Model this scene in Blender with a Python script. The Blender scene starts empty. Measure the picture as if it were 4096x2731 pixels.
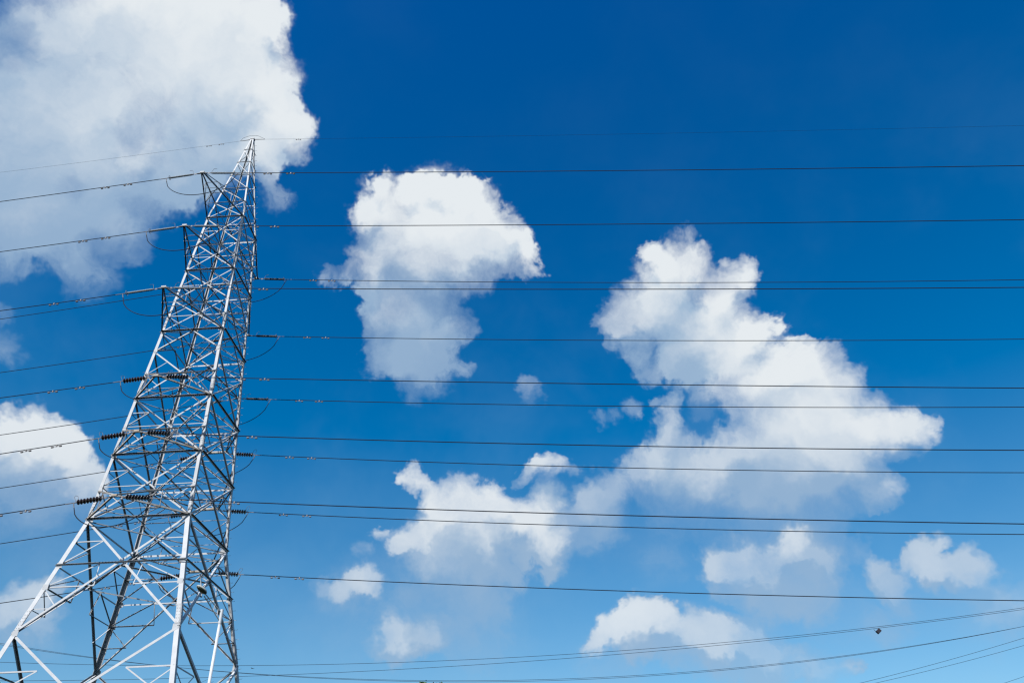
import bpy, bmesh, math, random
import numpy as np
from mathutils import Vector, Matrix

sc = bpy.context.scene
COL = sc.collection
rnd = random.Random(7)

# ------------------------------------------------------------------ camera
cam_data = bpy.data.cameras.new('camera')
camera = bpy.data.objects.new('camera', cam_data)
COL.objects.link(camera)
cam_data.sensor_width = 36.0
cam_data.lens = 28.46
cam_data.clip_start = 0.1
cam_data.clip_end = 12000.0
PITCH, ROLL = 0.609, -0.031
_r, _u, _f = Vector((1, 0, 0)), Vector((0, -math.sin(PITCH), math.cos(PITCH))), Vector((0, math.cos(PITCH), math.sin(PITCH)))
_r2 = math.cos(ROLL) * _r + math.sin(ROLL) * _u
_u2 = -math.sin(ROLL) * _r + math.cos(ROLL) * _u
camera.matrix_world = Matrix(((_r2.x, _u2.x, -_f.x, 0), (_r2.y, _u2.y, -_f.y, 0), (_r2.z, _u2.z, -_f.z, 1.6), (0, 0, 0, 1)))
sc.camera = camera

# ------------------------------------------------------------------ sky, sun, exposure
SUN_EL, SUN_AZ = math.radians(47), math.radians(-157)      # azimuth from +Y towards +X
world = bpy.data.worlds.new('World')
sc.world = world
world.use_nodes = True
wnt = world.node_tree
N, K = wnt.nodes, wnt.links
bg = N['Background']
sky = N.new('ShaderNodeTexSky')
sky.sky_type = 'NISHITA'
sky.sun_disc = False
sky.sun_elevation, sky.sun_rotation = SUN_EL, SUN_AZ
sky.ozone_density, sky.air_density, sky.dust_density = 6.0, 1.0, 1.0
sun_data = bpy.data.lights.new('sun', 'SUN')
sun_data.energy = 3.9
sun_data.angle = math.radians(0.5)
sun_data.color = (1.0, 0.985, 0.955)
sun = bpy.data.objects.new('sun', sun_data)
COL.objects.link(sun)
sun.rotation_euler = Vector((math.sin(SUN_AZ) * math.cos(SUN_EL), math.cos(SUN_AZ) * math.cos(SUN_EL), math.sin(SUN_EL))).to_track_quat('Z', 'Y').to_euler()
sc.view_settings.view_transform = 'Standard'
sc.view_settings.look = 'None'
sc.view_settings.exposure = 0.75
sc.view_settings.gamma = 1.0
sc.view_settings.use_curve_mapping = False
sc.cycles.use_adaptive_sampling = True
sc.cycles.adaptive_threshold = 0.01
sc.cycles.filter_width = 1.3
sc.cycles.diffuse_bounces = 0
sc.cycles.glossy_bounces = 2

P = {'w1': 0.06, 'w2': 0.04, 'w3': 0.014, 'dup': 0.035, 'rough': 0.6, 'amp': 1.25, 'amp2': 0.7, 'thin': 0.8, 'softk': 1.1, 'soft0': 1.3, 'thr': -0.1, 'ng': 3.0, 'amin': 0.8, 'bk': 1.05, 'bn': 0.35, 'b0': -0.28, 'fs': 0.45, 'rel': 0.5, 'veil': 0.14, 'lowal': 0.82, 'shadow': (3.9, 5.6, 7.7), 'lit': (9.4, 9.95, 10.35), 'sat0': 1.05, 'sat': 1.68, 'val0': 1.62, 'val': 1.74, 'hue0': 0.48, 'hue': 0.5055, 'strength': 0.05}
# clouds of the sky: azimuth and elevation in degrees, radius in degrees, thickness, painted brightness (sunlit to shaded)
CLOUDS = [
    (-32.67, 51.04, 4.97, 1, 1.0), (-37.68, 51.52, 4.76, 1, 0.85), (-26.4, 50.05, 2.97, 1, 0.95), (-25.5, 53.29, 0.84, 1, 0.8),
    (-27.71, 53.28, 2.27, 1, 0.9), (-22.18, 48.45, 1.69, 1, 0.85), (-23.91, 46.3, 1.85, 1, 0.9), (-22.79, 44.84, 1.05, 0.5, 0.6),
    (-20.67, 47.39, 1.14, 0.5, 0.6), (-28.79, 47.03, 4.07, 1, 0.62), (-40.62, 47.83, 4.68, 1, 0.62), (-43.1, 43.86, 4.56, 1, 0.6),
    (-36.03, 45.09, 4.92, 1, 0.75), (-41.27, 39.39, 4.2, 1, 0.5), (-35.27, 39.87, 3.58, 1, 0.42), (-37.03, 36.66, 2.47, 0.9, 0.3),
    (-31.14, 42.42, 2.62, 0.9, 0.45), (-32.28, 38.09, 1.67, 0.8, 0.25), (-45.88, 46.84, 2.24, 1, 0.15), (-39.44, 35.51, 1.96, 0.8, 0.3),
    (-29.69, 44.15, 2.81, 0.9, 0.5), (-21.35, 43.74, 1.15, 0.42, 0.4), (-33.94, 35.62, 1.94, 0.6, 0.2), (-7.18, 43.09, 3.66, 1, 1),
    (-11.21, 43.46, 2.53, 1, 0.9), (-13.17, 43.3, 1.2, 1, 0.8), (-3.84, 43.3, 2.45, 1, 1), (-2.16, 43.19, 1.59, 1, 0.95),
    (-1.0, 42.44, 1.96, 1, 1), (0.43, 40.95, 1.73, 1, 0.95), (2.42, 40.2, 1.05, 1, 0.85), (-12.12, 45.43, 0.71, 0.9, 0.8),
    (-9.4, 45.63, 0.84, 1, 0.9), (-6.64, 45.64, 0.96, 1, 0.9), (-3.86, 45.35, 1.09, 1, 0.95), (-11.96, 40.13, 2.18, 1, 0.8),
    (-7.05, 40.66, 3.19, 1, 0.95), (-3.16, 40.99, 2.46, 1, 0.9), (-9.06, 37.62, 3.19, 1, 0.45), (-11.08, 36.27, 1.95, 0.9, 0.38),
    (-9.17, 34.91, 3.07, 0.95, 0.3), (-11.03, 34.18, 1.83, 0.85, 0.3), (-11.49, 32.93, 1.34, 0.6, 0.25), (-7.31, 33.63, 2.46, 0.75, 0.22),
    (-3.89, 32.95, 0.99, 0.6, 0.25), (-4.69, 36.04, 1.49, 0.7, 0.3), (-14.94, 39.12, 0.84, 0.7, 0.4), (-17.36, 38.96, 0.59, 0.42, 0.4),
    (-16.28, 38.85, 0.6, 0.35, 0.4), (-12.83, 38.34, 1.21, 0.7, 0.5), (-8.36, 31.62, 1.35, 0.35, 0.15), (1.2, 31.39, 0.87, 0.55, 0.5),
    (1.29, 30.39, 0.74, 0.35, 0.3), (15.02, 39.12, 1.98, 1, 0.95), (16.6, 39.59, 0.84, 0.7, 0.8), (12.84, 40.17, 0.78, 1, 0.85),
    (16.91, 38.67, 1.4, 1, 0.95), (13.85, 37.99, 2.41, 1, 0.9), (20.4, 37.71, 0.89, 0.9, 0.8), (18.68, 36.6, 1.8, 1, 0.95),
    (10.0, 35.7, 1.73, 1, 0.55), (8.86, 35.24, 0.94, 0.8, 0.5), (11.5, 36.11, 2.15, 1, 0.6), (14.65, 35.1, 2.54, 1, 0.6),
    (17.99, 33.97, 2.77, 1, 0.95), (21.0, 33.4, 1.36, 1, 0.95), (14.28, 32.53, 1.84, 0.9, 0.5), (18.87, 30.93, 2.74, 1, 1),
    (22.41, 30.52, 2.01, 1, 0.95), (24.65, 29.75, 1.7, 1, 0.85), (26.34, 28.51, 1.16, 0.8, 0.6), (21.36, 28.46, 2.67, 1, 0.9),
    (24.78, 27.33, 2.2, 1, 0.9), (27.2, 27.19, 0.76, 0.5, 0.5), (26.43, 25.31, 1.89, 1, 0.95), (28.53, 24.96, 1.42, 1, 0.8),
    (29.83, 25.18, 0.61, 0.55, 0.6), (27.89, 23.9, 1.11, 0.6, 0.5), (23.22, 25.58, 2.97, 1, 0.85), (24.46, 23.96, 2.29, 1, 0.8),
    (19.26, 26.3, 2.15, 0.9, 0.6), (16.96, 26.25, 1.5, 0.8, 0.55), (20.91, 24.07, 2.87, 1, 0.65), (12.18, 28.46, 1.27, 0.8, 0.45),
    (12.92, 29.81, 0.99, 0.6, 0.4), (11.6, 25.95, 2.24, 0.9, 0.5), (14.82, 24.86, 2.33, 0.9, 0.5), (17.77, 23.19, 2.66, 0.9, 0.35),
    (21.83, 22.14, 2.69, 0.9, 0.3), (25.31, 21.78, 1.62, 0.9, 0.4), (26.23, 21.72, 0.74, 0.7, 0.5), (25.16, 20.88, 0.87, 0.7, 0.3),
    (8.96, 25.21, 1.83, 0.7, 0.4), (11.82, 23.52, 2.48, 0.7, 0.25), (14.61, 22.24, 2.16, 0.6, 0.15), (9.27, 29.79, 1.0, 0.32, 0.4),
    (9.7, 29.31, 0.43, 0.4, 0.5), (24.33, 31.67, 0.53, 0.6, 0.5), (23.51, 32.07, 0.4, 0.5, 0.5), (15.43, 28.61, 1.11, 0.28, 0.4),
    (11.35, 30.29, 0.57, 0.45, 0.4), (27.85, 26.21, 0.75, 0.4, 0.6), (6.38, 24.71, 1.14, 0.4, 0.3), (11.21, 32.49, 1.0, 0.5, 0.45),
    (10.73, 33.72, 0.86, 0.7, 0.5), (17.11, 40.81, 0.42, 0.4, 0.4), (6.25, 29.61, 0.65, 0.28, 0.3), (7.41, 29.52, 0.58, 0.25, 0.3),
    (-8.32, 25.39, 0.8, 1, 0.75), (-7.46, 24.88, 0.75, 1, 0.75), (-6.72, 24.04, 0.85, 1, 0.8), (-4.58, 23.53, 2.03, 1, 0.95),
    (-1.74, 23.82, 1.45, 1, 0.95), (-2.81, 22.35, 2.76, 1, 0.95), (-6.16, 21.52, 2.04, 1, 0.75), (-3.96, 20.07, 2.38, 1, 0.55),
    (-0.47, 22.73, 1.49, 1, 0.85), (-5.49, 22.15, 1.59, 1, 0.8), (-7.95, 20.77, 1.43, 1, 0.65), (-8.84, 20.54, 0.83, 0.9900000000000001, 0.7),
    (-7.29, 21.3, 1.2, 1, 0.55), (-6.77, 19.65, 1.54, 1, 0.55), (-4.53, 20.48, 2.15, 1, 0.5), (1.24, 21.63, 2.05, 1, 0.85),
    (2.55, 20.33, 1.32, 1, 0.7), (2.05, 19.62, 0.95, 0.8800000000000001, 0.5), (2.53, 23.69, 0.96, 0.8, 0.5), (-3.39, 19.14, 2.37, 0.8800000000000001, 0.2),
    (-0.78, 19.61, 1.79, 0.77, 0.2), (-5.06, 18.64, 1.77, 0.77, 0.3), (-3.93, 17.32, 2.21, 0.66, 0.25), (-1.72, 17.39, 1.17, 0.55, 0.3),
    (2.18, 25.91, 0.81, 0.8, 0.75), (3.15, 25.81, 0.81, 0.75, 0.7), (2.59, 24.76, 0.97, 0.4, 0.4), (1.19, 25.46, 0.65, 0.6, 0.5),
    (0.69, 25.26, 0.54, 0.5, 0.4), (4.45, 25.42, 0.65, 0.45, 0.4), (-10.05, 21.7, 0.71, 0.77, 0.6), (-9.49, 21.87, 0.42, 0.7, 0.6),
    (-11.52, 20.46, 0.65, 0.55, 0.3), (3.81, 21.94, 1.59, 0.6, 0.25), (5.97, 22.66, 1.69, 0.7, 0.25), (6.7, 23.99, 1.28, 0.7, 0.35),
    (4.66, 21.05, 1.32, 0.55, 0.15), (-11.12, 18.55, 0.99, 1, 0.65), (-12.16, 18.01, 1.03, 1, 0.55), (-12.97, 17.59, 0.91, 0.8800000000000001, 0.45),
    (-10.53, 17.96, 0.93, 0.8800000000000001, 0.5), (-14.27, 17.83, 0.8, 0.49500000000000005, 0.3), (-8.52, 15.33, 1.48, 0.8800000000000001, 0.5), (-6.83, 15.64, 1.26, 0.8800000000000001, 0.45),
    (-5.75, 15.44, 0.92, 0.66, 0.4), (-9.12, 14.75, 1.24, 0.77, 0.4), (-4.44, 14.56, 1.25, 0.55, 0.25), (-1.64, 15.79, 1.04, 0.385, 0.2),
    (-7.78, 17.51, 1.39, 0.55, 0.3), (-3.05, 14.25, 1.36, 0.44000000000000006, 0.15), (7.21, 15.78, 1.05, 1, 0.85), (8.06, 15.25, 1.52, 1, 0.8),
    (6.32, 14.88, 1.39, 1, 0.8), (9.22, 15.17, 1.1, 1, 0.7), (5.09, 14.23, 0.97, 1, 0.65), (7.26, 13.99, 1.51, 1, 0.6),
    (10.86, 14.11, 1.08, 1, 0.65), (12.32, 13.76, 1.74, 1, 0.55), (13.83, 13.87, 1.07, 0.8800000000000001, 0.45), (9.74, 13.37, 1.75, 0.77, 0.35),
    (14.89, 12.97, 1.7, 0.66, 0.3), (15.86, 11.76, 1.92, 0.66, 0.3), (18.77, 11.61, 1.38, 0.66, 0.3), (20.87, 11.29, 0.74, 0.66, 0.4),
    (19.79, 11.07, 1.12, 0.55, 0.25), (13.74, 18.91, 1.12, 1, 0.55), (15.53, 19.32, 1.39, 0.9900000000000001, 0.5), (14.63, 18.08, 2.2, 1, 0.45),
    (17.33, 18.62, 2.04, 1, 0.35), (18.73, 19.66, 1.02, 1, 0.75), (19.74, 20.13, 0.72, 0.9, 0.7), (20.09, 18.49, 2.26, 1, 0.25),
    (18.93, 17.33, 2.25, 0.9900000000000001, 0.15), (16.37, 17.16, 2.29, 0.77, 0.15), (20.88, 17.19, 1.57, 0.77, 0.2), (20.24, 15.17, 1.16, 0.77, 0.4),
    (20.85, 16.14, 1.04, 0.55, 0.2), (24.21, 17.05, 0.77, 0.8800000000000001, 0.35), (24.68, 16.28, 1.13, 0.77, 0.3), (23.44, 18.11, 0.91, 0.49500000000000005, 0.25),
    (25.25, 15.51, 1.12, 0.49500000000000005, 0.2), (27.53, 17.64, 0.93, 1, 0.5), (26.74, 17.32, 0.87, 0.9900000000000001, 0.45), (27.6, 16.48, 1.1, 1, 0.5),
    (29.0, 16.35, 0.96, 0.8800000000000001, 0.4), (29.51, 15.92, 0.72, 0.55, 0.35), (27.92, 15.75, 0.73, 0.66, 0.3), (26.12, 17.2, 0.63, 0.66, 0.35),
    (31.08, 14.1, 0.92, 0.55, 0.3), (29.39, 13.42, 1.04, 0.44000000000000006, 0.2), (23.71, 13.37, 1.47, 0.385, 0.2), (5.05, 22.92, 1.17, 0.8, 0.5),
    (6.11, 22.08, 1.67, 0.7, 0.3), (4.6, 21.02, 1.17, 0.55, 0.25), (-35.08, 24.41, 1.67, 1, 0.85), (-33.93, 24.98, 1.85, 1, 0.85),
    (-32.51, 24.35, 1.58, 1, 0.8), (-34.54, 22.85, 2.36, 1, 0.65), (-31.8, 23.09, 2.01, 1, 0.6), (-30.61, 22.69, 1.31, 0.8, 0.5),
    (-33.16, 21.31, 2.37, 0.9, 0.4), (-30.84, 21.43, 1.58, 0.6, 0.3), (-33.55, 19.9, 1.51, 0.5, 0.2), (-31.41, 15.76, 1.01, 0.9, 0.55),
    (-32.02, 15.12, 1.33, 0.9, 0.5), (-32.24, 14.13, 1.18, 0.7, 0.4), (-30.65, 14.59, 1.21, 0.6, 0.3), (-37.53, 29.39, 1.39, 0.45, 0.25),
    (-38.52, 31.47, 0.83, 0.4, 0.3), (-29.67, 13.58, 1.07, 0.35, 0.2), (-10.17, 17.5, 4.22, 0.33, 0.3), (-5.87, 19.17, 4.13, 0.385, 0.3),
    (-2.3, 16.41, 3.68, 0.24200000000000002, 0.25), (3.31, 21.63, 3.03, 0.35, 0.3), (9.61, 20.71, 4.65, 0.24200000000000002, 0.25), (11.68, 13.85, 2.28, 0.66, 0.45),
    (13.44, 12.66, 2.57, 0.49500000000000005, 0.35), (15.91, 13.04, 2.54, 0.33, 0.3), (19.94, 16.7, 3.4, 0.33, 0.3), (21.58, 13.92, 2.78, 0.275, 0.25),
    (27.08, 14.91, 3.58, 0.22000000000000003, 0.25), (-13.41, 15.84, 3.57, 0.22000000000000003, 0.25), (-31.81, 18.43, 2.77, 0.25, 0.25), (29.43, 13.53, 2.26, 0.385, 0.35),
    (5.57, 12.87, 2.65, 0.385, 0.35), (12.46, 27.03, 1.86, 0.4, 0.4), (15.58, 30.08, 1.18, 0.4, 0.5), (16.25, 12.42, 1.63, 0.55, 0.4),
    (15.05, 14.33, 1.22, 0.5, 0.45), (-4.92, 16.91, 2.92, 0.4, 0.3),
]
_rg = random.Random(4)
for _k in range(10):                      # the same fair-weather cumulus all round the rest of the sky
    _az, _el = _rg.uniform(50, 318), _rg.uniform(12, 60)
    for _j in range(7):
        CLOUDS.append((_az + _rg.gauss(0, 6), _el + _rg.gauss(0, 3), _rg.uniform(2.4, 6), 1.0, _rg.uniform(.35, .95)))

def cloud_field():
    """thickness and painted brightness of the clouds over the whole sphere of directions, as one generated map"""
    W, H = 3072, 1536
    D = np.zeros((H, W), np.float32); B = np.zeros_like(D); Q = np.zeros_like(D); A = np.zeros_like(D)
    v = ((np.arange(H) + .5) / H - .5) * math.pi
    u = -((np.arange(W) + .5) / W - .5) * 2 * math.pi
    cz, sz, cu, su = np.cos(v), np.sin(v), np.cos(u), np.sin(u)
    for az, el, rad, a, b in CLOUDS:
        az, el, r = math.radians(az), math.radians(el), math.radians(rad) / .76
        d = (math.sin(az) * math.cos(el), math.cos(az) * math.cos(el), math.sin(el))
        k0 = max(0, int((el - r * 1.05) / math.pi * H + H / 2) - 1)
        k1 = min(H, int((el + r * 1.05) / math.pi * H + H / 2) + 2)
        du = min(math.pi, r * 1.1 / max(.05, math.cos(abs(el) + r)))
        uc = -math.atan2(d[1], d[0]) / (2 * math.pi) + .5
        i = np.arange(int((uc - du / (2 * math.pi)) * W) - 1, int((uc + du / (2 * math.pi)) * W) + 2) % W
        c = cz[k0:k1, None]
        dist = np.sqrt(np.maximum(0, 2 - 2 * (c * cu[None, i] * d[0] + c * su[None, i] * d[1] + sz[k0:k1, None] * d[2])))
        t = np.clip(1 - dist / r, 0, 1); g = a * t * t * (3 - 2 * t)
        D[k0:k1, i] += g; g2 = g * g
        B[k0:k1, i] += g2 * b; Q[k0:k1, i] += g2; A[k0:k1, i] += g2 * a
    B = B / np.maximum(Q, 1e-6); A = np.where(Q > 1e-6, A / np.maximum(Q, 1e-6), 1)
    m = (Q > 1e-6).astype(np.float32)
    for _ in range(24):             # soften the change from bright crowns to grey bases
        B = sum(np.roll(B, s, a) for s, a in ((1, 0), (-1, 0), (1, 1), (-1, 1))) ; B *= 1.0
        mm = sum(np.roll(m, s, a) for s, a in ((1, 0), (-1, 0), (1, 1), (-1, 1)))
        B = np.where(mm > 0, B / np.maximum(mm, 1e-6), 0); m = (mm > 0).astype(np.float32)
    px = np.zeros((H, W, 4), np.float32)
    px[..., 0] = np.minimum(D, 2); px[..., 1] = B; px[..., 2] = A; px[..., 3] = 1
    img = bpy.data.images.new('cloud_field', W, H, alpha=False, float_buffer=True)
    img.colorspace_settings.name = 'Non-Color'
    img.pixels.foreach_set(px.ravel()); img.update(); img.pack()
    return img

def put(sock, v):
    if isinstance(v, (int, float, tuple)): sock.default_value = v
    else: K.new(v, sock)
def M(op, *a, clamp=False):
    q = N.new('ShaderNodeMath'); q.operation = op; q.use_clamp = clamp
    for i, v in enumerate(a): put(q.inputs[i], v)
    return q.outputs[0]
def V(op, *a):
    q = N.new('ShaderNodeVectorMath'); q.operation = op
    for i, v in enumerate(a): put(q.inputs[i], v)
    return q.outputs['Value'] if op in ('DISTANCE', 'DOT_PRODUCT', 'LENGTH') else q.outputs[0]
def MR(v, a, b, c=0., d=1., smooth=True):
    q = N.new('ShaderNodeMapRange'); q.interpolation_type = 'SMOOTHSTEP' if smooth else 'LINEAR'
    put(q.inputs['Value'], v)
    for k, x in zip(('From Min', 'From Max', 'To Min', 'To Max'), (a, b, c, d)): put(q.inputs[k], x)
    return q.outputs[0]
def NZ(vec, scale, detail, rough, off=0.):
    q = N.new('ShaderNodeTexNoise'); q.noise_dimensions = '3D'
    q.inputs['Scale'].default_value = scale; q.inputs['Detail'].default_value = detail; q.inputs['Roughness'].default_value = rough
    K.new(V('ADD', vec, (off, off * 1.7, off * -.6)), q.inputs['Vector'])
    return q

def build_sky():
    d0 = V('NORMALIZE', N.new('ShaderNodeTexCoord').outputs['Generated'])
    half3 = (.5, .5, .5)
    w1 = V('MULTIPLY_ADD', V('SUBTRACT', NZ(d0, 7, 2, .5, 3.1).outputs['Color'], half3), (P['w1'],) * 3, d0)
    w2 = V('MULTIPLY_ADD', V('SUBTRACT', NZ(d0, 30, 3, .6, 9.7).outputs['Color'], half3), (P['w2'],) * 3, w1)
    w3 = V('MULTIPLY_ADD', V('SUBTRACT', NZ(w1, 95, 2, .6, 4.4).outputs['Color'], half3), (P['w3'],) * 3, w2)
    up = V('ADD', w3, (0., 0., P['dup']))
    n1 = M('SUBTRACT', NZ(w3, 14, 6, P['rough'], 1.3).outputs[0], .5)
    n1u = M('SUBTRACT', NZ(up, 14, 4, P['rough'], 1.3).outputs[0], .5)
    n2 = M('SUBTRACT', NZ(w2, 85, 4, .65, 5.3).outputs[0], .5)
    hs = N.new('ShaderNodeHueSaturation')
    K.new(sky.outputs[0], hs.inputs['Color'])
    el = N.new('ShaderNodeSeparateXYZ'); K.new(d0, el.inputs[0])      # purer blue overhead, milkier towards the horizon
    put(hs.inputs['Hue'], MR(el.outputs[2], .1, .85, P['hue0'], P['hue'], False))
    put(hs.inputs['Saturation'], MR(el.outputs[2], .1, .85, P['sat0'], P['sat'], False))
    put(hs.inputs['Value'], MR(el.outputs[2], .1, .85, P['val0'], P['val'], False))
    veil = M('MULTIPLY', MR(NZ(w1, 4, 5, .6, 7.7).outputs[0], .42, .75), MR(el.outputs[2], .15, .8, P['veil'], .01))
    vm = N.new('ShaderNodeMix'); vm.data_type = 'RGBA'
    put(vm.inputs['Factor'], veil); K.new(hs.outputs[0], vm.inputs[6]); vm.inputs[7].default_value = (4.4, 6.9, 8.9, 1)
    blue = vm.outputs[2]
    img = cloud_field()
    def field(vec):
        et = N.new('ShaderNodeTexEnvironment'); et.image = img; et.interpolation = 'Cubic'
        K.new(vec, et.inputs[0])
        sp = N.new('ShaderNodeSeparateColor'); K.new(et.outputs[0], sp.inputs[0])
        return sp.outputs
    D, B, A = field(w3)
    Du = field(up)[0]
    S = M('SUBTRACT', 1., B, clamp=True)
    thin = M('SUBTRACT', 1., A, clamp=True)
    n = M('ADD', M('MULTIPLY', n1, P['amp']), M('MULTIPLY', n2, P['amp2']))
    n = M('MULTIPLY', n, M('MULTIPLY_ADD', thin, P['thin'], 1.))
    E = M('ADD', M('SUBTRACT', M('MINIMUM', D, 1.2), P['thr']), M('MULTIPLY', n, M('MINIMUM', M('MULTIPLY', D, P['ng']), 1.)))
    wid = M('MULTIPLY_ADD', M('MULTIPLY', S, S), P['softk'], P['soft0'])
    wid = M('MULTIPLY', wid, MR(NZ(d0, 11, 2, .5, 2.2).outputs[0], .36, .64, .45, 2.1))
    al = MR(E, M('MULTIPLY', wid, -.3), M('MULTIPLY', wid, .7))
    al = M('MULTIPLY', M('MULTIPLY', al, MR(B, 0., .7, P['amin'], 1., False)), MR(D, .01, .25))
    al = M('MULTIPLY', M('MULTIPLY', al, MR(A, .2, .85, .35, 1., False)), MR(el.outputs[2], .18, .5, P['lowal'], 1., False))
    # paint sunlit crowns and shaded bases into the cloud colour: compare the thickness with that a little higher up
    f0 = M('MULTIPLY_ADD', n1, P['fs'], M('MINIMUM', D, 1.5)); f1 = M('MULTIPLY_ADD', n1u, P['fs'], M('MINIMUM', Du, 1.5))
    rel = M('MULTIPLY', M('MINIMUM', M('MAXIMUM', M('SUBTRACT', f0, f1), -.6), .6), P['rel'])
    lit = M('ADD', M('MULTIPLY_ADD', B, P['bk'], P['b0']), M('ADD', M('MULTIPLY', n1, P['bn']), rel))
    lit = MR(lit, 0., 1.)
    cc = N.new('ShaderNodeMix'); cc.data_type = 'RGBA'
    put(cc.inputs['Factor'], lit); cc.inputs[6].default_value = P['shadow'] + (1,); cc.inputs[7].default_value = P['lit'] + (1,)
    fin = N.new('ShaderNodeMix'); fin.data_type = 'RGBA'
    K.new(al, fin.inputs['Factor']); K.new(blue, fin.inputs[6]); K.new(cc.outputs[2], fin.inputs[7])
    K.new(fin.outputs[2], bg.inputs[0]); bg.inputs[1].default_value = P['strength']
build_sky()

# ------------------------------------------------------------------ materials
def mat(name, base, rough=.5, metal=0., noise=0., nscale=6., second=None, mid=.5, band=.25, bump=0., spec=.3):
    m = bpy.data.materials.new(name); m.use_nodes = True
    t = m.node_tree; b = t.nodes['Principled BSDF']
    b.inputs['Specular IOR Level'].default_value = spec
    b.inputs['Roughness'].default_value = rough; b.inputs['Metallic'].default_value = metal
    tc = t.nodes.new('ShaderNodeTexCoord')
    nz = t.nodes.new('ShaderNodeTexNoise'); nz.inputs['Scale'].default_value = nscale; nz.inputs['Detail'].default_value = 5
    t.links.new(tc.outputs['Object'], nz.inputs['Vector'])
    rp = t.nodes.new('ShaderNodeValToRGB')
    rp.color_ramp.elements[0].position = max(0, mid - band); rp.color_ramp.elements[1].position = min(1, mid + band)
    lo = second if second else tuple(max(0, c * (1 - noise)) for c in base)
    hi = base if second else tuple(min(1, c * (1 + noise)) for c in base)
    rp.color_ramp.elements[0].color = lo + (1,); rp.color_ramp.elements[1].color = hi + (1,)
    t.links.new(nz.outputs[0], rp.inputs[0]); t.links.new(rp.outputs[0], b.inputs['Base Color'])
    if bump:
        bp = t.nodes.new('ShaderNodeBump'); bp.inputs['Strength'].default_value = bump
        t.links.new(nz.outputs[0], bp.inputs['Height']); t.links.new(bp.outputs[0], b.inputs['Normal'])
    return m
STEEL = mat('galvanised_steel', (.42, .425, .43), .6, .0, .10, 3.)
STEEL2 = mat('dull_galvanised_steel', (.40, .405, .41), .65, .0, .14, 4.)
WEATHERED = mat('weathered_steel', (.40, .385, .36), .65, 0., .1, 2., second=(.32, .26, .20), mid=.48, band=.08)
CABLE = mat('aluminium_cable', (.012, .012, .018), .7, .0, .15, 20., spec=.12)
JUMPER = mat('jumper_cable', (.012, .012, .016), .7, .0, .15, 20., spec=.12)
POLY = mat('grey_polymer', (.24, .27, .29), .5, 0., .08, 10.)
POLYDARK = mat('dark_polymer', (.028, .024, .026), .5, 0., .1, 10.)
PORCELAIN = mat('brown_porcelain', (.022, .014, .013), .16, 0., .1, 8.)
CAP = mat('disc_cap_zinc', (.45, .44, .41), .5, 0., .1, 15.)
FITTING = mat('forged_fitting', (.16, .15, .15), .5, .0, .15, 15.)
DAMPER = mat('damper_casting', (.17, .155, .15), .6, .0, .2, 15.)
POLE = mat('lamp_pole_zinc', (.50, .51, .52), .5, .1, .12, 5.)
HEADM = mat('lamp_housing', (.35, .36, .33), .45, 0., .1, 10.)
LENS = mat('lamp_lens', (.05, .055, .035), .25, 0., .15, 10.)
DARKBOX = mat('dark_box_plastic', (.022, .02, .028), .6, 0., .1, 8.)
BIRDM = mat('dark_feathers', (.03, .028, .026), .8, 0., .2, 30.)
LEAF = mat('tree_leaves', (.06, .11, .035), .6, 0., .35, 1.5)
BARK = mat('tree_bark', (.13, .10, .07), .9, 0., .3, 6., bump=.4)
GRASS = mat('grass_ground', (.035, .05, .02), .95, 0., .3, .08, second=(.05, .045, .028), mid=.45, band=.12, bump=.3)

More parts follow.
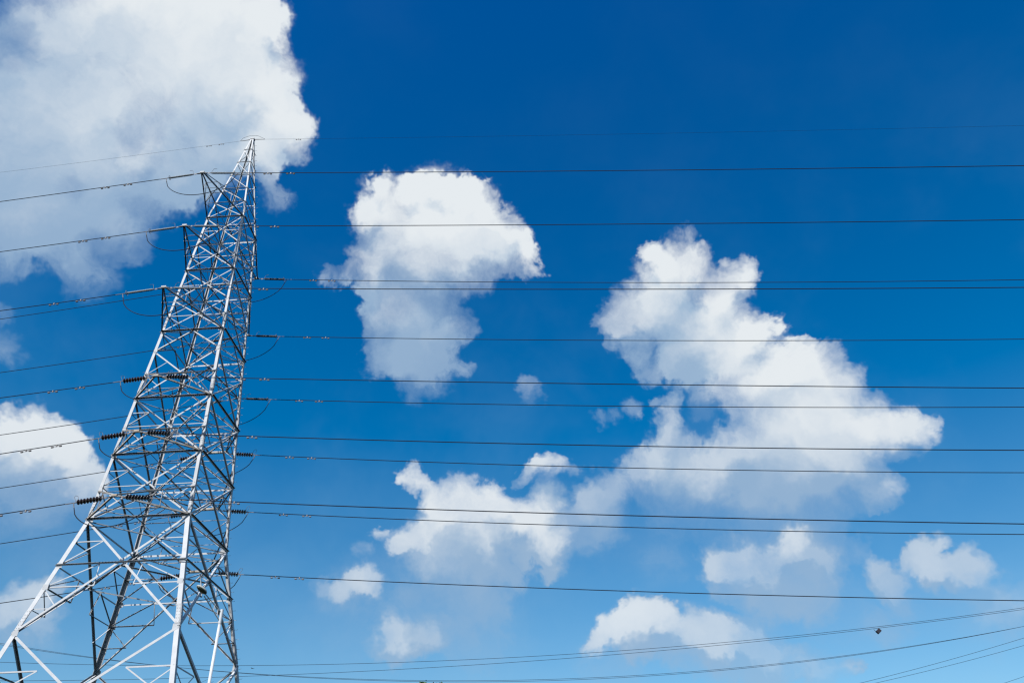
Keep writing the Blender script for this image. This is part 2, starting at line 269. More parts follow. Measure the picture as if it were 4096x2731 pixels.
# ------------------------------------------------------------------ helpers
def link(name, verts, faces, material, parent=None, smooth=False):
    me = bpy.data.meshes.new(name)
    me.from_pydata([tuple(v) for v in verts], [], faces)
    if smooth:
        me.polygons.foreach_set('use_smooth', [True] * len(me.polygons))
    me.materials.append(material)
    me.update()
    o = bpy.data.objects.new(name, me)
    COL.objects.link(o)
    o.parent = parent
    return o
def empty(name, loc, label, cat, group=None):
    o = bpy.data.objects.new(name, None); COL.objects.link(o); o.location = loc
    o.empty_display_size = .2
    return tag(o, label, cat, group)
def tag(o, label, cat, group=None):
    o['label'] = label; o['category'] = cat
    if group: o['group'] = group
    return o
GAUGE = .68
class MB:
    """collects simple shapes for one mesh"""
    def __init__(s): s.v, s.f = [], []
    def add(s, v, f):
        k = len(s.v); s.v += [Vector(p) for p in v]; s.f += [tuple(i + k for i in q) for q in f]; return s
    def tube(s, pts, r, n=6, cap=True):
        pts = [Vector(p) for p in pts]; rings = []; side = None
        for i, p in enumerate(pts):
            d = (pts[min(i + 1, len(pts) - 1)] - pts[max(i - 1, 0)]).normalized()
            if side is None: side = d.orthogonal().normalized()
            side = (side - d * side.dot(d)).normalized(); w = d.cross(side)
            ri = r[i] if isinstance(r, (list, tuple)) else r
            rings.append([p + (side * math.cos(2 * math.pi * k / n) + w * math.sin(2 * math.pi * k / n)) * ri for k in range(n)])
        v = [q for g in rings for q in g]
        f = [(i * n + k, i * n + (k + 1) % n, (i + 1) * n + (k + 1) % n, (i + 1) * n + k) for i in range(len(pts) - 1) for k in range(n)]
        if cap: f += [tuple(range(n))[::-1], tuple((len(pts) - 1) * n + k for k in range(n))]
        return s.add(v, f)
    def lathe(s, org, axis, prof, n=12):
        axis = axis.normalized(); a = axis.orthogonal().normalized(); b = axis.cross(a); v = []
        for h, r in prof: v += [org + axis * h + (a * math.cos(2 * math.pi * k / n) + b * math.sin(2 * math.pi * k / n)) * max(r, .0005) for k in range(n)]
        m = len(prof)
        f = [(i * n + k, i * n + (k + 1) % n, (i + 1) * n + (k + 1) % n, (i + 1) * n + k) for i in range(m - 1) for k in range(n)]
        f += [tuple(range(n))[::-1], tuple((m - 1) * n + k for k in range(n))]
        return s.add(v, f)
    def box(s, c, x, y, z):
        c = Vector(c)
        v = [c + x * i + y * j + z * k for i in (-1, 1) for j in (-1, 1) for k in (-1, 1)]
        return s.add(v, [(0, 1, 3, 2), (4, 6, 7, 5), (0, 4, 5, 1), (2, 3, 7, 6), (0, 2, 6, 4), (1, 5, 7, 3)])
    def angle(s, p, q, a, b, w, t=None):
        """rolled steel angle from p to q, heel on the line, flanges along a and b"""
        w *= GAUGE
        t = t or max(.008, w * .1)
        d = (q - p).normalized()
        a = (a - d * a.dot(d)).normalized(); b = (b - d * b.dot(d) - a * b.dot(a)).normalized()
        prof = [(0, 0), (w, 0), (w, t), (t, t), (t, w), (0, w)]
        v = [e + a * i + b * j for e in (p, q) for i, j in prof]
        f = [tuple(range(6))[::-1], tuple(range(6, 12))] + [(i, (i + 1) % 6, 6 + (i + 1) % 6, 6 + i) for i in range(6)]
        return s.add(v, f)
    def build(s, name, material, parent=None, smooth=False):
        return link(name, s.v, s.f, material, parent, smooth)

Z = Vector((0, 0, 1))

# ------------------------------------------------------------------ ground
R_ = 5000.0
gv = [(R_ * math.cos(k * math.pi / 24), R_ * math.sin(k * math.pi / 24), 0) for k in range(48)]
ground = link('ground', gv, [tuple(range(48))], GRASS); ground['kind'] = 'structure'

# ------------------------------------------------------------------ lattice tower
TX, TY, YAW = -18.17, 39.095, -0.0468
e1 = Vector((math.cos(YAW), math.sin(YAW), 0)); nn = Vector((math.sin(YAW), -math.cos(YAW), 0))   # along the near face; out of it
C0 = Vector((TX, TY, 0))
HZ = 1.6
PEAK = [44.25 + HZ, 42.77 + HZ, 41.3 + HZ, 39.85 + HZ, 38.38 + HZ]
LV = [36.86 + HZ, 32.23 + HZ, 27.48 + HZ, 22.86 + HZ, 19.4 + HZ, 15.86 + HZ]
UP = [38.38 + HZ, 33.42 + HZ, 28.66 + HZ, 24.53 + HZ, 20.9 + HZ, 17.4 + HZ]      # where the upper chords of the arms meet the legs
Z26, ZR, Z7, ZX = 26.1 + HZ, 13.45 + HZ, 10.24 + HZ, 3.9 + HZ
APEX = 45.62 + HZ
W1, W6, W7 = 2.418, 5.091, 7.38
def half(z):
    if z > LV[0]: return (W1 + (.20 - W1) * (z - LV[0]) / (APEX - LV[0])) / 2
    if z > LV[5]: return (W6 + (W1 - W6) * (z - LV[5]) / (LV[0] - LV[5])) / 2
    return (W6 + (W7 - W6) * (LV[5] - z) / (LV[5] - Z7)) / 2
SG = {'A': (-1, 1), 'B': (1, 1), 'C': (1, -1), 'D': (-1, -1)}
def leg_pt(k, z):
    h = half(z); return e1 * (SG[k][0] * h) + nn * (SG[k][1] * h) + Z * z
FACES = [('A', 'B', nn), ('B', 'C', e1), ('C', 'D', -nn), ('D', 'A', -e1)]
tower = empty('transmission_tower', C0, 'tall bright galvanised steel lattice power pylon with twelve cross-arms', 'pylon')

def leg_width(z): return .10 if z > LV[0] else (.135 if z > LV[2] else (.16 if z > LV[5] else .21))
for k in 'ABCD':
    m = MB(); zs = [APEX, LV[0], LV[2], LV[5], Z7, 0.0]
    a, b = e1 * -SG[k][0], nn * -SG[k][1]
    for z1, z0 in zip(zs, zs[1:]):
        m.angle(leg_pt(k, z0), leg_pt(k, z1), a, b, leg_width((z0 + z1) / 2) / GAUGE, .016)
    m.build('leg', STEEL, tower)
    # splice plates on the two outside flanges of each leg
    for zc, L in ((37.5 + HZ, .5), (32.9 + HZ, .6), (28.2 + HZ, .7), (23.7 + HZ, .8), (20.1 + HZ, .8), (16.6 + HZ, .9), (10.85 + HZ, .9)):
        w = leg_width(zc); p = MB()
        lo, hi = leg_pt(k, zc - L / 2), leg_pt(k, zc + L / 2); ax = (hi - lo) / 2; c = (hi + lo) / 2
        p.box(c + a * w * .5 - b * .012, ax, a * w * .46, b * .009)
        p.box(c + b * w * .5 - a * .012, ax, b * w * .46, a * .009)
        for i in range(6):
            for s in (.25, .75):
                q = lo + (hi - lo) * ((i + .5) / 6)
                p.box(q + a * w * s - b * .026, a * .013, Z * .013, b * .008)
                p.box(q + b * w * s - a * .026, b * .013, Z * .013, a * .008)
        p.build('splice_plate', STEEL2, tower)
# heavy gusset at the very top
MB().box(Z * (APEX + .02), e1 * .13, nn * .13, Z * .05).build('peak_cap', STEEL2, tower)

def fpt(F, t, z):
    return leg_pt(F[0], z).lerp(leg_pt(F[1], z), t)
def member(F, t0, z0, t1, z1, w, name, off, up=True, material=STEEL, shelf_in=True):
    """an angle lying in face F between two points (t along the face, height)"""
    n = F[2]; p, q = fpt(F, t0, z0) + n * off, fpt(F, t1, z1) + n * off
    d = (q - p).normalized(); v = n.cross(d).normalized()
    if v.z < 0: v = -v
    s = 1 if up else -1
    p2, q2 = p - v * s * w * GAUGE * .5, q - v * s * w * GAUGE * .5
    return MB().angle(p2, q2, v * s, -n if shelf_in else n, w).build(name, material, tower)
def X(F, zt, zb, w, t0=0., t1=1.):
    member(F, t0, zt, t1, zb, w, 'diagonal_brace', -.026, True)
    member(F, t1, zt, t0, zb, w, 'diagonal_brace', .014, False)
def H(F, z, w, t0=0., t1=1., out=True):
    member(F, t0, z, t1, z, w, 'horizontal_brace', .03 if out else -.05, False, STEEL, not out)
def redundant(F, t0, z0, t1, z1, w=.05):
    member(F, t0, z0, t1, z1, w, 'redundant_brace', -.06, rnd.random() < .5, STEEL)

for i, F in enumerate(FACES):
    # peak
    ps = PEAK + [LV[0]]
    for j, z in enumerate(PEAK):
        H(F, z, .055)
        if j < 4:
            member(F, 0, z, 1, ps[j + 1], .065, 'diagonal_brace', .012, True)
    X(F, PEAK[4], LV[0], .07)
    # body between the first, second and third arms: two crossed panels each
    for za, zb in ((LV[0], LV[1]), (LV[1], LV[2])):
        H(F, za, .11)
        zm = (za + zb) / 2
        for zt, zl in ((za, zm), (zm, zb)):
            zq = (zt + zl) / 2
            X(F, zt, zl, .085)
            H(F, zq, .06, out=False)
            for s in (0, 1):
                redundant(F, s, zq, abs(s - .25), zt + (zl - zt) * .25, .042)
                redundant(F, s, zq, abs(s - .25), zt + (zl - zt) * .75, .042)
    # third arm: inverted V, then crossed panels
    H(F, LV[2], .13)
    member(F, .5, LV[2], 0, Z26, .10, 'diagonal_brace', -.026, True)
    member(F, .5, LV[2], 1, Z26, .10, 'diagonal_brace', .014, False)
    for s in (0, 1):
        redundant(F, s, LV[2] - .05, abs(s - .24), (LV[2] + Z26) / 2, .045)
    zm = (Z26 + LV[3]) / 2
    X(F, Z26, LV[3], .11)
    for s in (0, 1):
        redundant(F, s, zm, abs(s - .25), Z26 + (LV[3] - Z26) * .25, .05)
        redundant(F, s, zm, abs(s - .25), Z26 + (LV[3] - Z26) * .75, .05)
    H(F, LV[3], .14)
    for za, zb in ((LV[3], LV[4]), (LV[4], LV[5])):
        X(F, za, zb, .12)
        zm = (za + zb) / 2; z1 = za + (zb - za) * .25; z3 = za + (zb - za) * .75
        for s in (0, 1):
            redundant(F, s, z1, abs(s - .25), z1, .055)
            redundant(F, abs(s - .25), z1, s, zm, .055)
            redundant(F, s, zm, abs(s - .25), z3, .055)
            redundant(F, abs(s - .5), zm, s, zm, .055)
        H(F, zb, .14)
    # splayed bottom: one tall cross with a ring through its middle
    X(F, LV[5], Z7, .15)
    H(F, ZR, .10)
    for s in (0, 1):
        a = lambda t: abs(s - t)
        z1 = 14.67 + HZ
        redundant(F, s, z1, a(.27), z1, .07); redundant(F, a(.27), z1, s, ZR, .07)
        z2 = 12.38 + HZ; t2 = .36
        redundant(F, s, z2, a(t2), z2, .08); redundant(F, a(t2), z2, a(.33), ZR, .06)
        redundant(F, s, z2, a(.33), ZR, .07)
        z3 = 11.35 + HZ; t3 = .18
        redundant(F, s, z3, a(t3), z3, .06); redundant(F, s, z2, a(t3), z3, .07)
    X(F, Z7, ZX, .16)
    H(F, ZX, .12)
    for s in (0, 1):
        a = lambda t: abs(s - t)
        z1 = 8.57 + HZ
        redundant(F, s, z1, a(.265), z1, .09); redundant(F, a(.265), z1, s, 7.0 + HZ, .08)
        redundant(F, s, z1, a(.26), 7.0 + HZ, .07); redundant(F, s, 7.0 + HZ, a(.46), 7.0 + HZ, .08)
        redundant(F, s, ZX, a(.2), 2.0, .08)
# plan bracing
for z, w in ((LV[0], .055), (LV[1], .06), (LV[2], .07), (LV[3], .075), (LV[4], .08), (LV[5], .09)):
    for p, q, o in (('A', 'C', -.10), ('B', 'D', -.19)):
        u, v = leg_pt(p, z) + Z * o, leg_pt(q, z) + Z * o
        d = (v - u).normalized()
        MB().angle(u, v, d.cross(Z), Z, w).build('plan_brace', STEEL2, tower)
for i, F in enumerate(FACES):
    G = FACES[(i + 1) % 4]
    for z, w in ((ZR, .09),):
        u, v = fpt(F, .5, z) - Z * .12, fpt(G, .5, z) - Z * .12
        d = (v - u).normalized()
        MB().angle(u, v, d.cross(Z), -Z, w).build('plan_brace', STEEL2, tower)
# gusset plates where the legs carry the arms
for k in 'ABCD':
    for z in LV + UP[1:] + [Z26, ZR, 12.38 + HZ, Z7]:
        p = leg_pt(k, z); a, b = e1 * -SG[k][0], nn * -SG[k][1]; w = leg_width(z)
        q_ = .8 if z in LV else .62
        MB().box(p + a * w * (.1 + q_) - b * .02, a * w * q_, Z * w * q_ * .9, b * .006).build('gusset_plate', STEEL, tower)
# step bolts up the far right leg
z = 9.0
bolt = None
while z < APEX - .4:
    p = leg_pt('C', z)
    if bolt is None:
        bolt = MB().tube([Vector((0, 0, 0)), e1 * .14, e1 * .15 + Z * .025], .008, 5).build('step_bolt', STEEL, tower)
        bolt.location = p
    else:
        o = bolt.copy(); COL.objects.link(o); o.parent = tower; o.location = p
    z += .46

# cross-arms
ARMS = [[3.869, 3.82], [3.881, 3.951], [3.906, 3.97], [2.103, 2.342], [2.286, 2.55], [2.459, 2.75]]
tips = {}
def cross_arm(side, lev):
    near = side == 'N'
    L, R = ('A', 'B') if near else ('D', 'C')
    n = nn if near else -nn
    z, zu = LV[lev], UP[lev]
    reach = ARMS[lev][0 if near else 1] + half(z)
    tip = n * reach + Z * z
    tips[side + str(lev + 1)] = C0 + tip
    upper = lev < 3
    mm = STEEL2 if upper else WEATHERED
    arm = MB()
    ew = .13 if (near or upper) else .62
    arm.box(tip + Z * .035, e1 * ew, n * .07, Z * .045)
    arm.box(tip - Z * .03, e1 * (ew + .08), n * .05, Z * .012)
    arm = arm.build('cross_arm', mm, tower)
    arm['label'] = ('long tapered' if upper else 'short tapered tan-stained') + ' lattice arm on the ' + ('near' if near else 'far') + ' side of the pylon'
    cw = .11 if upper else .115
    lo = {}; hi = {}
    for s, k in ((-1, L), (1, R)):
        p0 = leg_pt(k, z) + n * .03; p1 = tip + e1 * s * (ew - .03)
        q0 = leg_pt(k, zu) + n * .03; q1 = tip + e1 * s * (ew - .05) + Z * .10
        lo[s] = (p0, p1); hi[s] = (q0, q1)
        MB().angle(p0, p1, e1 * -s, Z, cw).build('chord', mm, arm)
        MB().angle(q0, q1, e1 * -s, -Z, cw * .85).build('chord', mm, arm)
    def strut(p, q, a, b, w=.05): MB().angle(p, q, a, b, w).build('strut', mm, arm)
    fr = (.34, .67) if upper else (.42,)
    mid = (lo[-1][0] + lo[1][0]) / 2
    P_ = {s: [lo[s][0].lerp(lo[s][1], f) for f in fr] for s in (-1, 1)}
    U_ = {s: [hi[s][0].lerp(hi[s][1], f) for f in fr] for s in (-1, 1)}
    for j in range(len(fr)):
        strut(P_[-1][j] - Z * .015, P_[1][j] - Z * .015, n, Z)
        strut(U_[-1][j], U_[1][j], n, -Z, .04)
        for s in (-1, 1):
            strut(P_[s][j] + e1 * s * .006, U_[s][j] + e1 * s * .006, e1 * -s, n, .045)
            prev = lo[s][0] if j == 0 else P_[s][j - 1]
            strut(U_[s][j] + e1 * s * .012, prev + e1 * s * .012, e1 * -s, Z, .045)
    for s in (-1, 1): strut(mid - Z * .03, P_[s][0] - Z * .03, n, Z, .055)
    if upper:
        strut(P_[-1][0] - Z * .045, P_[1][1] - Z * .045, n, Z, .055)
for side in 'NF':
    for lev in range(6): cross_arm(side, lev)

# ------------------------------------------------------------------ conductors, insulator strings, jumpers
WIRES = {'N1': (-0.115, 0.0002, -0.071, 0.0008),
         'F1': (-0.1207, 0.00044, -0.103, 0.0008),
         'N2': (-0.106, 0.0002, -0.0698, 0.0008),
         'F2': (-0.1115, 0.00039, -0.0931, 0.0008),
         'N3': (-0.1046, 0.00023, -0.0727, 0.0008),
         'F3': (-0.1103, 0.00043, -0.1005, 0.0008),
         'N4': (-0.1044, 0.0002, -0.0741, 0.0008),
         'F4': (-0.1225, 0.00059, -0.1086, 0.0008),
         'N5': (-0.1145, 0.00049, -0.1014, 0.0008),
         'F5': (-0.1181, 0.00056, -0.1093, 0.0008),
         'N6': (-0.1122, 0.00044, -0.0974, 0.0008),
         'F6': (-0.1093, 0.00047, -0.1026, 0.0008),
         'G': (-0.1103, 0.0002, -0.0579, 0.0008)}
dR = Vector((math.cos(math.radians(-4)), math.sin(math.radians(-4)), 0))
dL = Vector((-math.cos(math.radians(5)), math.sin(math.radians(5)), 0))
ORD = ['topmost', 'second from top', 'third from top', 'fourth from top', 'fifth from top', 'lowest']
def wire_pt(T, d, m, k, s): return T + d * s + Z * (m * s + k * s * s)
def tangent(d, m, k, s): return (d + Z * (m + 2 * k * s)).normalized()

disc_mesh = {}
def insulator(key, side, d, m, k, T):
    """tension string from the arm tip along the wire; returns where the conductor starts"""
    near = key[0] == 'N'; lev = int(key[1]) - 1; upper = lev < 3
    wd = 'right' if d.x > 0 else 'left'
    lab = '%s insulator pulling %s from the %s %s arm' % (('pale grey ribbed rod' if near else 'dark ribbed rod') if upper else 'brown eight-disc', wd, ORD[lev], 'near' if near else 'far')
    sA = .2 if (near or upper) else .72
    root = empty('insulator_string', wire_pt(T, d, m, k, sA), lab, 'insulator', 'tension insulators on the pylon arms')
    t = tangent(d, m, k, 0)
    side_v = t.cross(Z).normalized(); upv = side_v.cross(t)
    org = root.location
    link_len = (.40 if near or d.x > 0 else .85) if upper else .36
    s = MB(); s.tube([Vector(), t * link_len], .018, 5)
    s.box(t * .06, t * .06, side_v * .04, upv * .012); s.box(t * (link_len * .55), t * .05, side_v * .012, upv * .045)
    s.lathe(t * (link_len - .07), t, [(0, .02), (.01, .04), (.07, .04), (.09, .025)], 8)
    s.build('shackle_link', FITTING, root)
    hb = t * (link_len - .04)
    h = MB()
    h.tube([hb, hb + upv * .30 + t * .05, hb + upv * .36 + t * .10, hb + upv * .37 + t * .26], .010, 5)
    h.build('arcing_horn', FITTING, root)
    if upper:
        L = 1.48; pr = [(0, .03)]; ns = 30
        for j in range(ns):
            h0 = .04 + j * (L - .08) / ns; st = (L - .08) / ns
            r = (.066 if near else .082) if j % 2 == 0 else .060
            pr += [(h0, .048), (h0 + st * .3, r), (h0 + st * .6, r), (h0 + st * .8, .048)]
        pr += [(L, .03)]
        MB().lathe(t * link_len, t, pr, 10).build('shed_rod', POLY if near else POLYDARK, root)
        e = link_len + L
        ring = MB(); rc = t * (e - .06)
        ring.tube([rc + (side_v * math.cos(a) + upv * math.sin(a)) * .13 for a in [2 * math.pi * j / 12 for j in range(13)]], .013, 5, False)
        ring.box(rc + upv * .07, t * .008, side_v * .008, upv * .06)
        ring.build('grading_ring', FITTING, root)
    else:
        nd, sp_ = 8, .146
        for j in range(nd):
            o_ = t * (link_len + j * sp_)
            if lev not in disc_mesh: disc_mesh[lev] = {}
            kx = (key[0], wd)
            prof = [(0, .03), (.004, .045), (.045, .05), (.055, .085), (.085, .128), (.105, .128), (.112, .11), (.10, .06), (.12, .02), (.146, .018)]
            if kx not in disc_mesh[lev]:
                ob = MB().lathe(Vector(), t, prof, 14).build('disc', PORCELAIN, root, True); disc_mesh[lev][kx] = ob.data
            else:
                ob = bpy.data.objects.new('disc', disc_mesh[lev][kx]); COL.objects.link(ob); ob.parent = root
            ob.location = o_
            MB().lathe(t * .004, t, [(0, .02), (.002, .047), (.042, .047), (.05, .02)], 8).build('disc_cap', CAP, ob)
        e = link_len + nd * sp_
        lp = MB(); b0 = t * (e + .03)
        lp.tube([b0 + upv * .02, b0 + upv * .16 - t * .05 + side_v * .03, b0 + upv * .33 + t * .02 + side_v * .05, b0 + upv * .36 + t * .12, b0 + upv * .27 + t * .13 - side_v * .04, b0 + upv * .02 + t * .03], .010, 5)
        lp.build('arcing_loop', FITTING, root)
    # dead-end clamp with its drop lug
    c = MB(); c.tube([t * e, t * (e + .10)], .028, 6); c.tube([t * (e + .10), t * (e + .55)], .024, 6)
    c.tube([t * (e + .16), t * (e + .14) - upv * .12, t * (e + .10) - upv * .26], .022, 6)
    c.build('dead_end_clamp', FITTING, root)
    lug = org + t * (e + .10) - upv * .26
    return e + .55 + sA, lug

jn = {}
for key in ['%s%d' % (s, l) for s in 'NF' for l in range(1, 7)]:
    T = tips[key] - Z * .02
    mR, kR, mL, kL = WIRES[key]
    near = key[0] == 'N'; lev = int(key[1]) - 1
    sidew = 'near' if near else 'far'
    lugs = []
    for d, m, k, far_s, wd in ((dR, mR, kR, 150., 'right'), (dL, mL, kL, 110., 'left')):
        s0, lug = insulator(key, near, d, m, k, T); lugs.append((lug, tangent(d, m, k, 0)))
        ss = [s0 + (far_s - s0) * (j / 70) ** 1.5 for j in range(71)]
        cb = MB().tube([wire_pt(T, d, m, k, s) for s in ss], .0225 if lev < 3 else .0215, 6)
        cond = cb.build('conductor', CABLE)
        tag(cond, 'thin dark overhead conductor running %s off the %s %s arm of the pylon' % (wd, ORD[lev], sidew), 'power line', 'conductors strung from the pylon')
        for sd in ((4.15, 5.45) if wd == 'right' else (4.6, 6.0)):
            if lev >= 3: sd -= .55 if wd == 'left' else -.35
            sd += rnd.uniform(-.12, .12)
            q = wire_pt(T, d, m, k, sd); t = tangent(d, m, k, sd); sv = t.cross(Z).normalized(); uv = sv.cross(t)
            dm = MB(); dm.box(q - uv * .035, t * .03, sv * .022, uv * .055)
            dm.tube([q - uv * .085 - t * .25, q - uv * .08, q - uv * .085 + t * .25], .010, 5)
            for sg in (-1, 1):
                dm.lathe(q - uv * .088 + t * sg * .14, t * sg, [(0, .018), (.012, .040), (.11, .044), (.125, .028)], 8)
            dm.build('vibration_damper', DAMPER, cond)
    # jumper loop under the arm tip
    (p, tp), (q, tq) = lugs
    sag = 1.45 if lev < 3 else 1.05
    off = (nn if near else -nn) * .10
    pts = []
    for j in range(25):
        u = j / 24; sh = (4 * u * (1 - u)) ** .62
        pts.append(p.lerp(q, u) - Z * sag * sh + off * sh)
    jc = MB().tube(pts, .021, 6).build('jumper_cable', JUMPER, None, True)
    tag(jc, 'slack black jumper loop hanging beneath the %s %s arm of the pylon' % (ORD[lev], sidew), 'jumper cable', 'jumper loops under the arm tips')

# earth wire on the peak
mR, kR, mL, kL = WIRES['G']
T = C0 + Z * (APEX + .02)
for d, m, k, far_s, wd in ((dR, mR, kR, 150., 'right'), (dL, mL, kL, 110., 'left')):
    ss = [.15 + (far_s - .15) * (j / 60) ** 1.5 for j in range(61)]
    ew = MB().tube([wire_pt(T, d, m, k, s) for s in ss], .0060, 5).build('earth_wire', CABLE)
    tag(ew, 'very thin earth wire running %s from the tip of the pylon peak' % wd, 'power line', 'earth wires on the pylon peak')
    for sd in ((3.4,) if wd == 'right' else (2.3, 3.2)):
        q = wire_pt(T, d, m, k, sd); t = tangent(d, m, k, sd)
        dm = MB(); dm.box(q - Z * .03, t * .02, nn * .015, Z * .045)
        dm.tube([q - Z * .07 - t * .2, q - Z * .07 + t * .2], .008, 5)
        for sg in (-1, 1): dm.lathe(q - Z * .07 + t * sg * .10, t * sg, [(0, .012), (.01, .028), (.09, .03), (.1, .015)], 6)
        dm.build('vibration_damper', DAMPER, ew)
    cl = MB().tube([wire_pt(T, d, m, k, s) for s in (.1, .35, .9)], [.03, .028, .018], 6).build('dead_end_clamp', FITTING, ew)
lp = MB().tube([T + dL * .9 + Z * (-.03), T + dL * .75 + Z * .25, T + dL * .3 + Z * .42, T + dR * .3 + Z * .36, T + dR * .9 + Z * (-.06)], .010, 5)
tag(lp.build('bonding_loop', CABLE), 'small wire loop arching over the tip of the pylon peak', 'wire loop')

# ------------------------------------------------------------------ the line beyond
FAR = [(95, 0.00072, 0.02239, 24.61488),
       (97, 0.00054, 0.03762, 24.58139),
       (103, 0.0013, -0.0091, 23.90122),
       (104.2, 0.00134, -0.01022, 24.01422),
       (111, 0.0012, 0.08366, 18.1226),
       (114, 0.0012, 0.05905, 19.21049),
       (117, 0.0012, 0.09592, 13.35879)]
FL = ['upper wire of the top distant pair, thin and rising to the right', 'lower wire of the top distant pair, the one carrying a dark box', 'upper wire of the second distant pair, dipping near the bottom of the sky',
      'lower wire of the second distant pair, just under its twin', 'distant wire low on the right, above the last pair', 'distant wire low on the right, beneath a lone wire', 'lowest distant wire, cutting the bottom right corner']
for i, (yy, a, b, c) in enumerate(FAR):
    x0, x1 = (-130., 130.) if i < 4 else (-20., 130.)
    pts = [Vector((x, yy, a * x * x + b * x + c)) for x in [x0 + (x1 - x0) * j / 90 for j in range(91)]]
    w = MB().tube(pts, .021, 5).build('distant_wire', CABLE)
    tag(w, FL[i], 'power line', 'wires of a line beyond the pylon')
for i, (x0, z0, x1, z1, lab) in enumerate(((-38.6, 25.45, -47., 21.6, 'short distant wire sloping down behind the pylon foot, upper one'), (-38.2, 25.4, -45.2, 21.6, 'short distant wire sloping down behind the pylon foot, steeper one'))):
    pts = [Vector((x0 + (x1 - x0) * t * 2.2, 104.5 + i, z0 + (z1 - z0) * t * 2.2 + .3 * (t * t - t))) for t in [j / 24 for j in range(25)]]
    tag(MB().tube(pts, .015, 5).build('distant_wire', CABLE), lab, 'power line', 'wires of a line beyond the pylon')

# dark box hanging from the second distant wire
bx = (41.45, 97.0, 26.74)
yy, a, b, c = FAR[1]
def on_wire(x): return Vector((x, yy, a * x * x + b * x + c))
box = empty('hanging_box', on_wire(bx[0]), 'small dark tilted box strapped to a distant wire at lower right', 'box')
hb = MB(); cx = Vector((.02, 0, -.34)); ax = Vector((.60, 0, .80)); ay = Vector((-.80, 0, .60)); az = Vector((0, 1, 0))
hb.box(cx, (Vector((.78, 0, .62))) * .27, Vector((.62, 0, -.78)) * .20, az * .16)
hb = hb.build('box_body', DARKBOX, box)
bv = hb.modifiers.new('bevel', 'BEVEL'); bv.width = .02; bv.segments = 2
MB().tube([Vector((.0, 0, .0)), Vector((-.22, 0, -.02)), Vector((-.42, 0, -.03)), Vector((-.46, 0, -.14)), Vector((-.30, 0, -.36))], .022, 6).build('strap', DARKBOX, box)

# far bird
bd = (-35.06, 110.0, 27.85)
bird = MB()
bird.tube([Vector((-.16, 0, 0)), Vector((-.08, 0, .01)), Vector((0, 0, .02)), Vector((.10, 0, .03)), Vector((.17, 0, .045)), Vector((.21, 0, .04))], [.012, .035, .05, .04, .028, .006], 8)
for s in (-1, 1):
    bird.add([(.05, s * .03, .03), (-.05, s * .03, .025), (-.06, s * .20, .07), (.03, s * .22, .075), (-.05, s * .36, .05), (.04, s * .03, .015), (-.04, s * .03, .012), (-.05, s * .20, .06)],
             [(0, 1, 2, 3), (3, 2, 4), (5, 7, 6), (5, 3, 4, 7)])
bird.add([(-.13, -.02, .005), (-.13, .02, .005), (-.25, .05, 0), (-.25, -.05, 0)], [(0, 1, 2, 3)])
b_ = bird.build('bird', BIRDM, None, True); b_.location = bd; b_.rotation_euler = (0, 0, 2.6)
tag(b_, 'tiny dark bird flying low behind the pylon foot', 'bird')

# ------------------------------------------------------------------ street lamp in front of the pylon's right foot
top = Vector((-11.01, 30.0, 10.85)); head = Vector((-11.6, 29.28, 11.35))
lamp = empty('street_lamp', (top.x, top.y, 0), 'grey street lamp on a tubular pole before the right pylon leg', 'street lamp')
tz = top.z
MB().tube([Vector((0, 0, 0)), Vector((0, 0, .12))], .16, 12).build('base_plate', POLE, lamp)
MB().tube([Vector((0, 0, .1)), Vector((0, 0, tz * .5)), Vector((0, 0, tz * .5 + .02)), Vector((0, 0, tz))], [.075, .064, .058, .050], 14).build('pole', POLE, lamp, True)
h0 = head - Vector((top.x, top.y, 0))
hd = (h0 - Vector((0, 0, tz))).normalized()
rails = []
for dz, nm in ((-.10, 'arm_rail'), (-.42, 'arm_rail')):
    st = Vector((0, 0, tz + dz)); en = h0 - hd * .12 + Z * (dz * .3 + .03)
    MB().tube([st, st.lerp(en, .5), en], .020, 8).build(nm, HEADM, lamp); rails.append((st, en))
for t in (.2, .4, .6, .8):
    MB().tube([rails[0][0].lerp(rails[0][1], t), rails[1][0].lerp(rails[1][1], t)], .015, 6).build('arm_rung', POLE, lamp)
MB().tube([Vector((0, 0, tz - .5)), Vector((0, 0, tz + .02))], .062, 12).build('pole_collar', POLE, lamp)
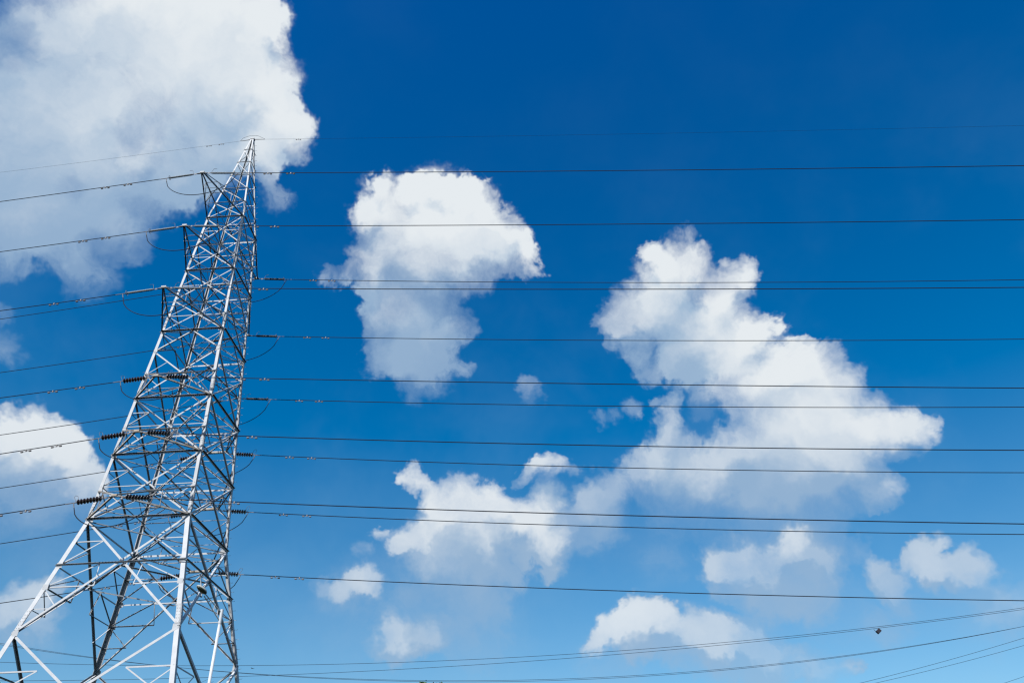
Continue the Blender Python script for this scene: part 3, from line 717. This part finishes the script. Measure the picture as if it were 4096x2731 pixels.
# lantern: flattened shell with a lens underneath
hx = hd; hy = hd.cross(Z).normalized(); hz = hy.cross(hx); cc = h0 + hd * .05
def shell(prof, zs):
    v = []; nseg = 18
    for (rs, zz) in prof:
        for k in range(nseg):
            a = 2 * math.pi * k / nseg; taper = 1 - .18 * math.cos(a)
            v.append(cc + hx * math.cos(a) * .235 * rs + hy * math.sin(a) * .15 * rs * taper + hz * zz * zs)
    m = len(prof)
    f = [(i * nseg + k, i * nseg + (k + 1) % nseg, (i + 1) * nseg + (k + 1) % nseg, (i + 1) * nseg + k) for i in range(m - 1) for k in range(nseg)]
    f += [tuple(range(nseg))[::-1], tuple((m - 1) * nseg + k for k in range(nseg))]
    return v, f
v, f = shell([(1.0, 0), (1.02, .02), (.96, .05), (.75, .085), (.4, .11), (.1, .115)], 1.)
link('lamp_housing', v, f, HEADM, lamp, True)
v, f = shell([(.1, -.05), (.5, -.045), (.78, -.03), (.9, -.003)], 1.)
link('lamp_lens', v, f, LENS, lamp, True)

# ------------------------------------------------------------------ tree whose tip shows at the bottom edge
tp = (-8.16, 70.0, 16.8)
tree = empty('tree', (tp[0], tp[1], 0), 'leafy green treetop just showing at the bottom edge of the view', 'tree')
H_ = tp[2] + .02
trunk = MB()
trunk.tube([Vector((0, 0, 0)), Vector((.1, .05, H_ * .3)), Vector((-.05, .1, H_ * .6)), Vector((0, 0, H_ * .93))], [.30, .22, .14, .03], 10)
tr = random.Random(11)
limbs = []
for k in range(22):
    zz = H_ * tr.uniform(.35, .9); a = tr.uniform(0, 6.28); L = (H_ - zz) * tr.uniform(.35, .55) + .4
    e = Vector((math.cos(a) * L, math.sin(a) * L, zz + L * .6)); 
    if e.z > H_ - .2: e.z = H_ - .2
    trunk.tube([Vector((0, 0, zz)), Vector((math.cos(a) * L * .5, math.sin(a) * L * .5, zz + L * .22)), e], [.07, .045, .015], 6); limbs.append(e)
limbs.append(Vector((0, 0, H_ - .12)))
trunk.build('trunk', BARK, tree, True)
crown = MB()
for e in limbs:
    for j in range(420):
        top_twig = e is limbs[-1]
        sp = .12 if top_twig else .75
        p = e + Vector((tr.gauss(0, sp), tr.gauss(0, sp), tr.gauss(0, sp * .7)))
        if p.z > H_ - (0 if top_twig else .35): p.z = H_ - .35 * (not top_twig) - tr.random() * .3
        a = Vector((tr.gauss(0, 1), tr.gauss(0, 1), tr.gauss(0, .6))).normalized(); b = a.orthogonal().normalized()
        L = tr.uniform(.09, .17) if top_twig else tr.uniform(.16, .30)
        crown.add([p, p + a * L * .5 + b * L * .25, p + a * L, p + a * L * .5 - b * L * .25], [(0, 1, 2, 3)])
cr = crown.build('crown', LEAF, tree)
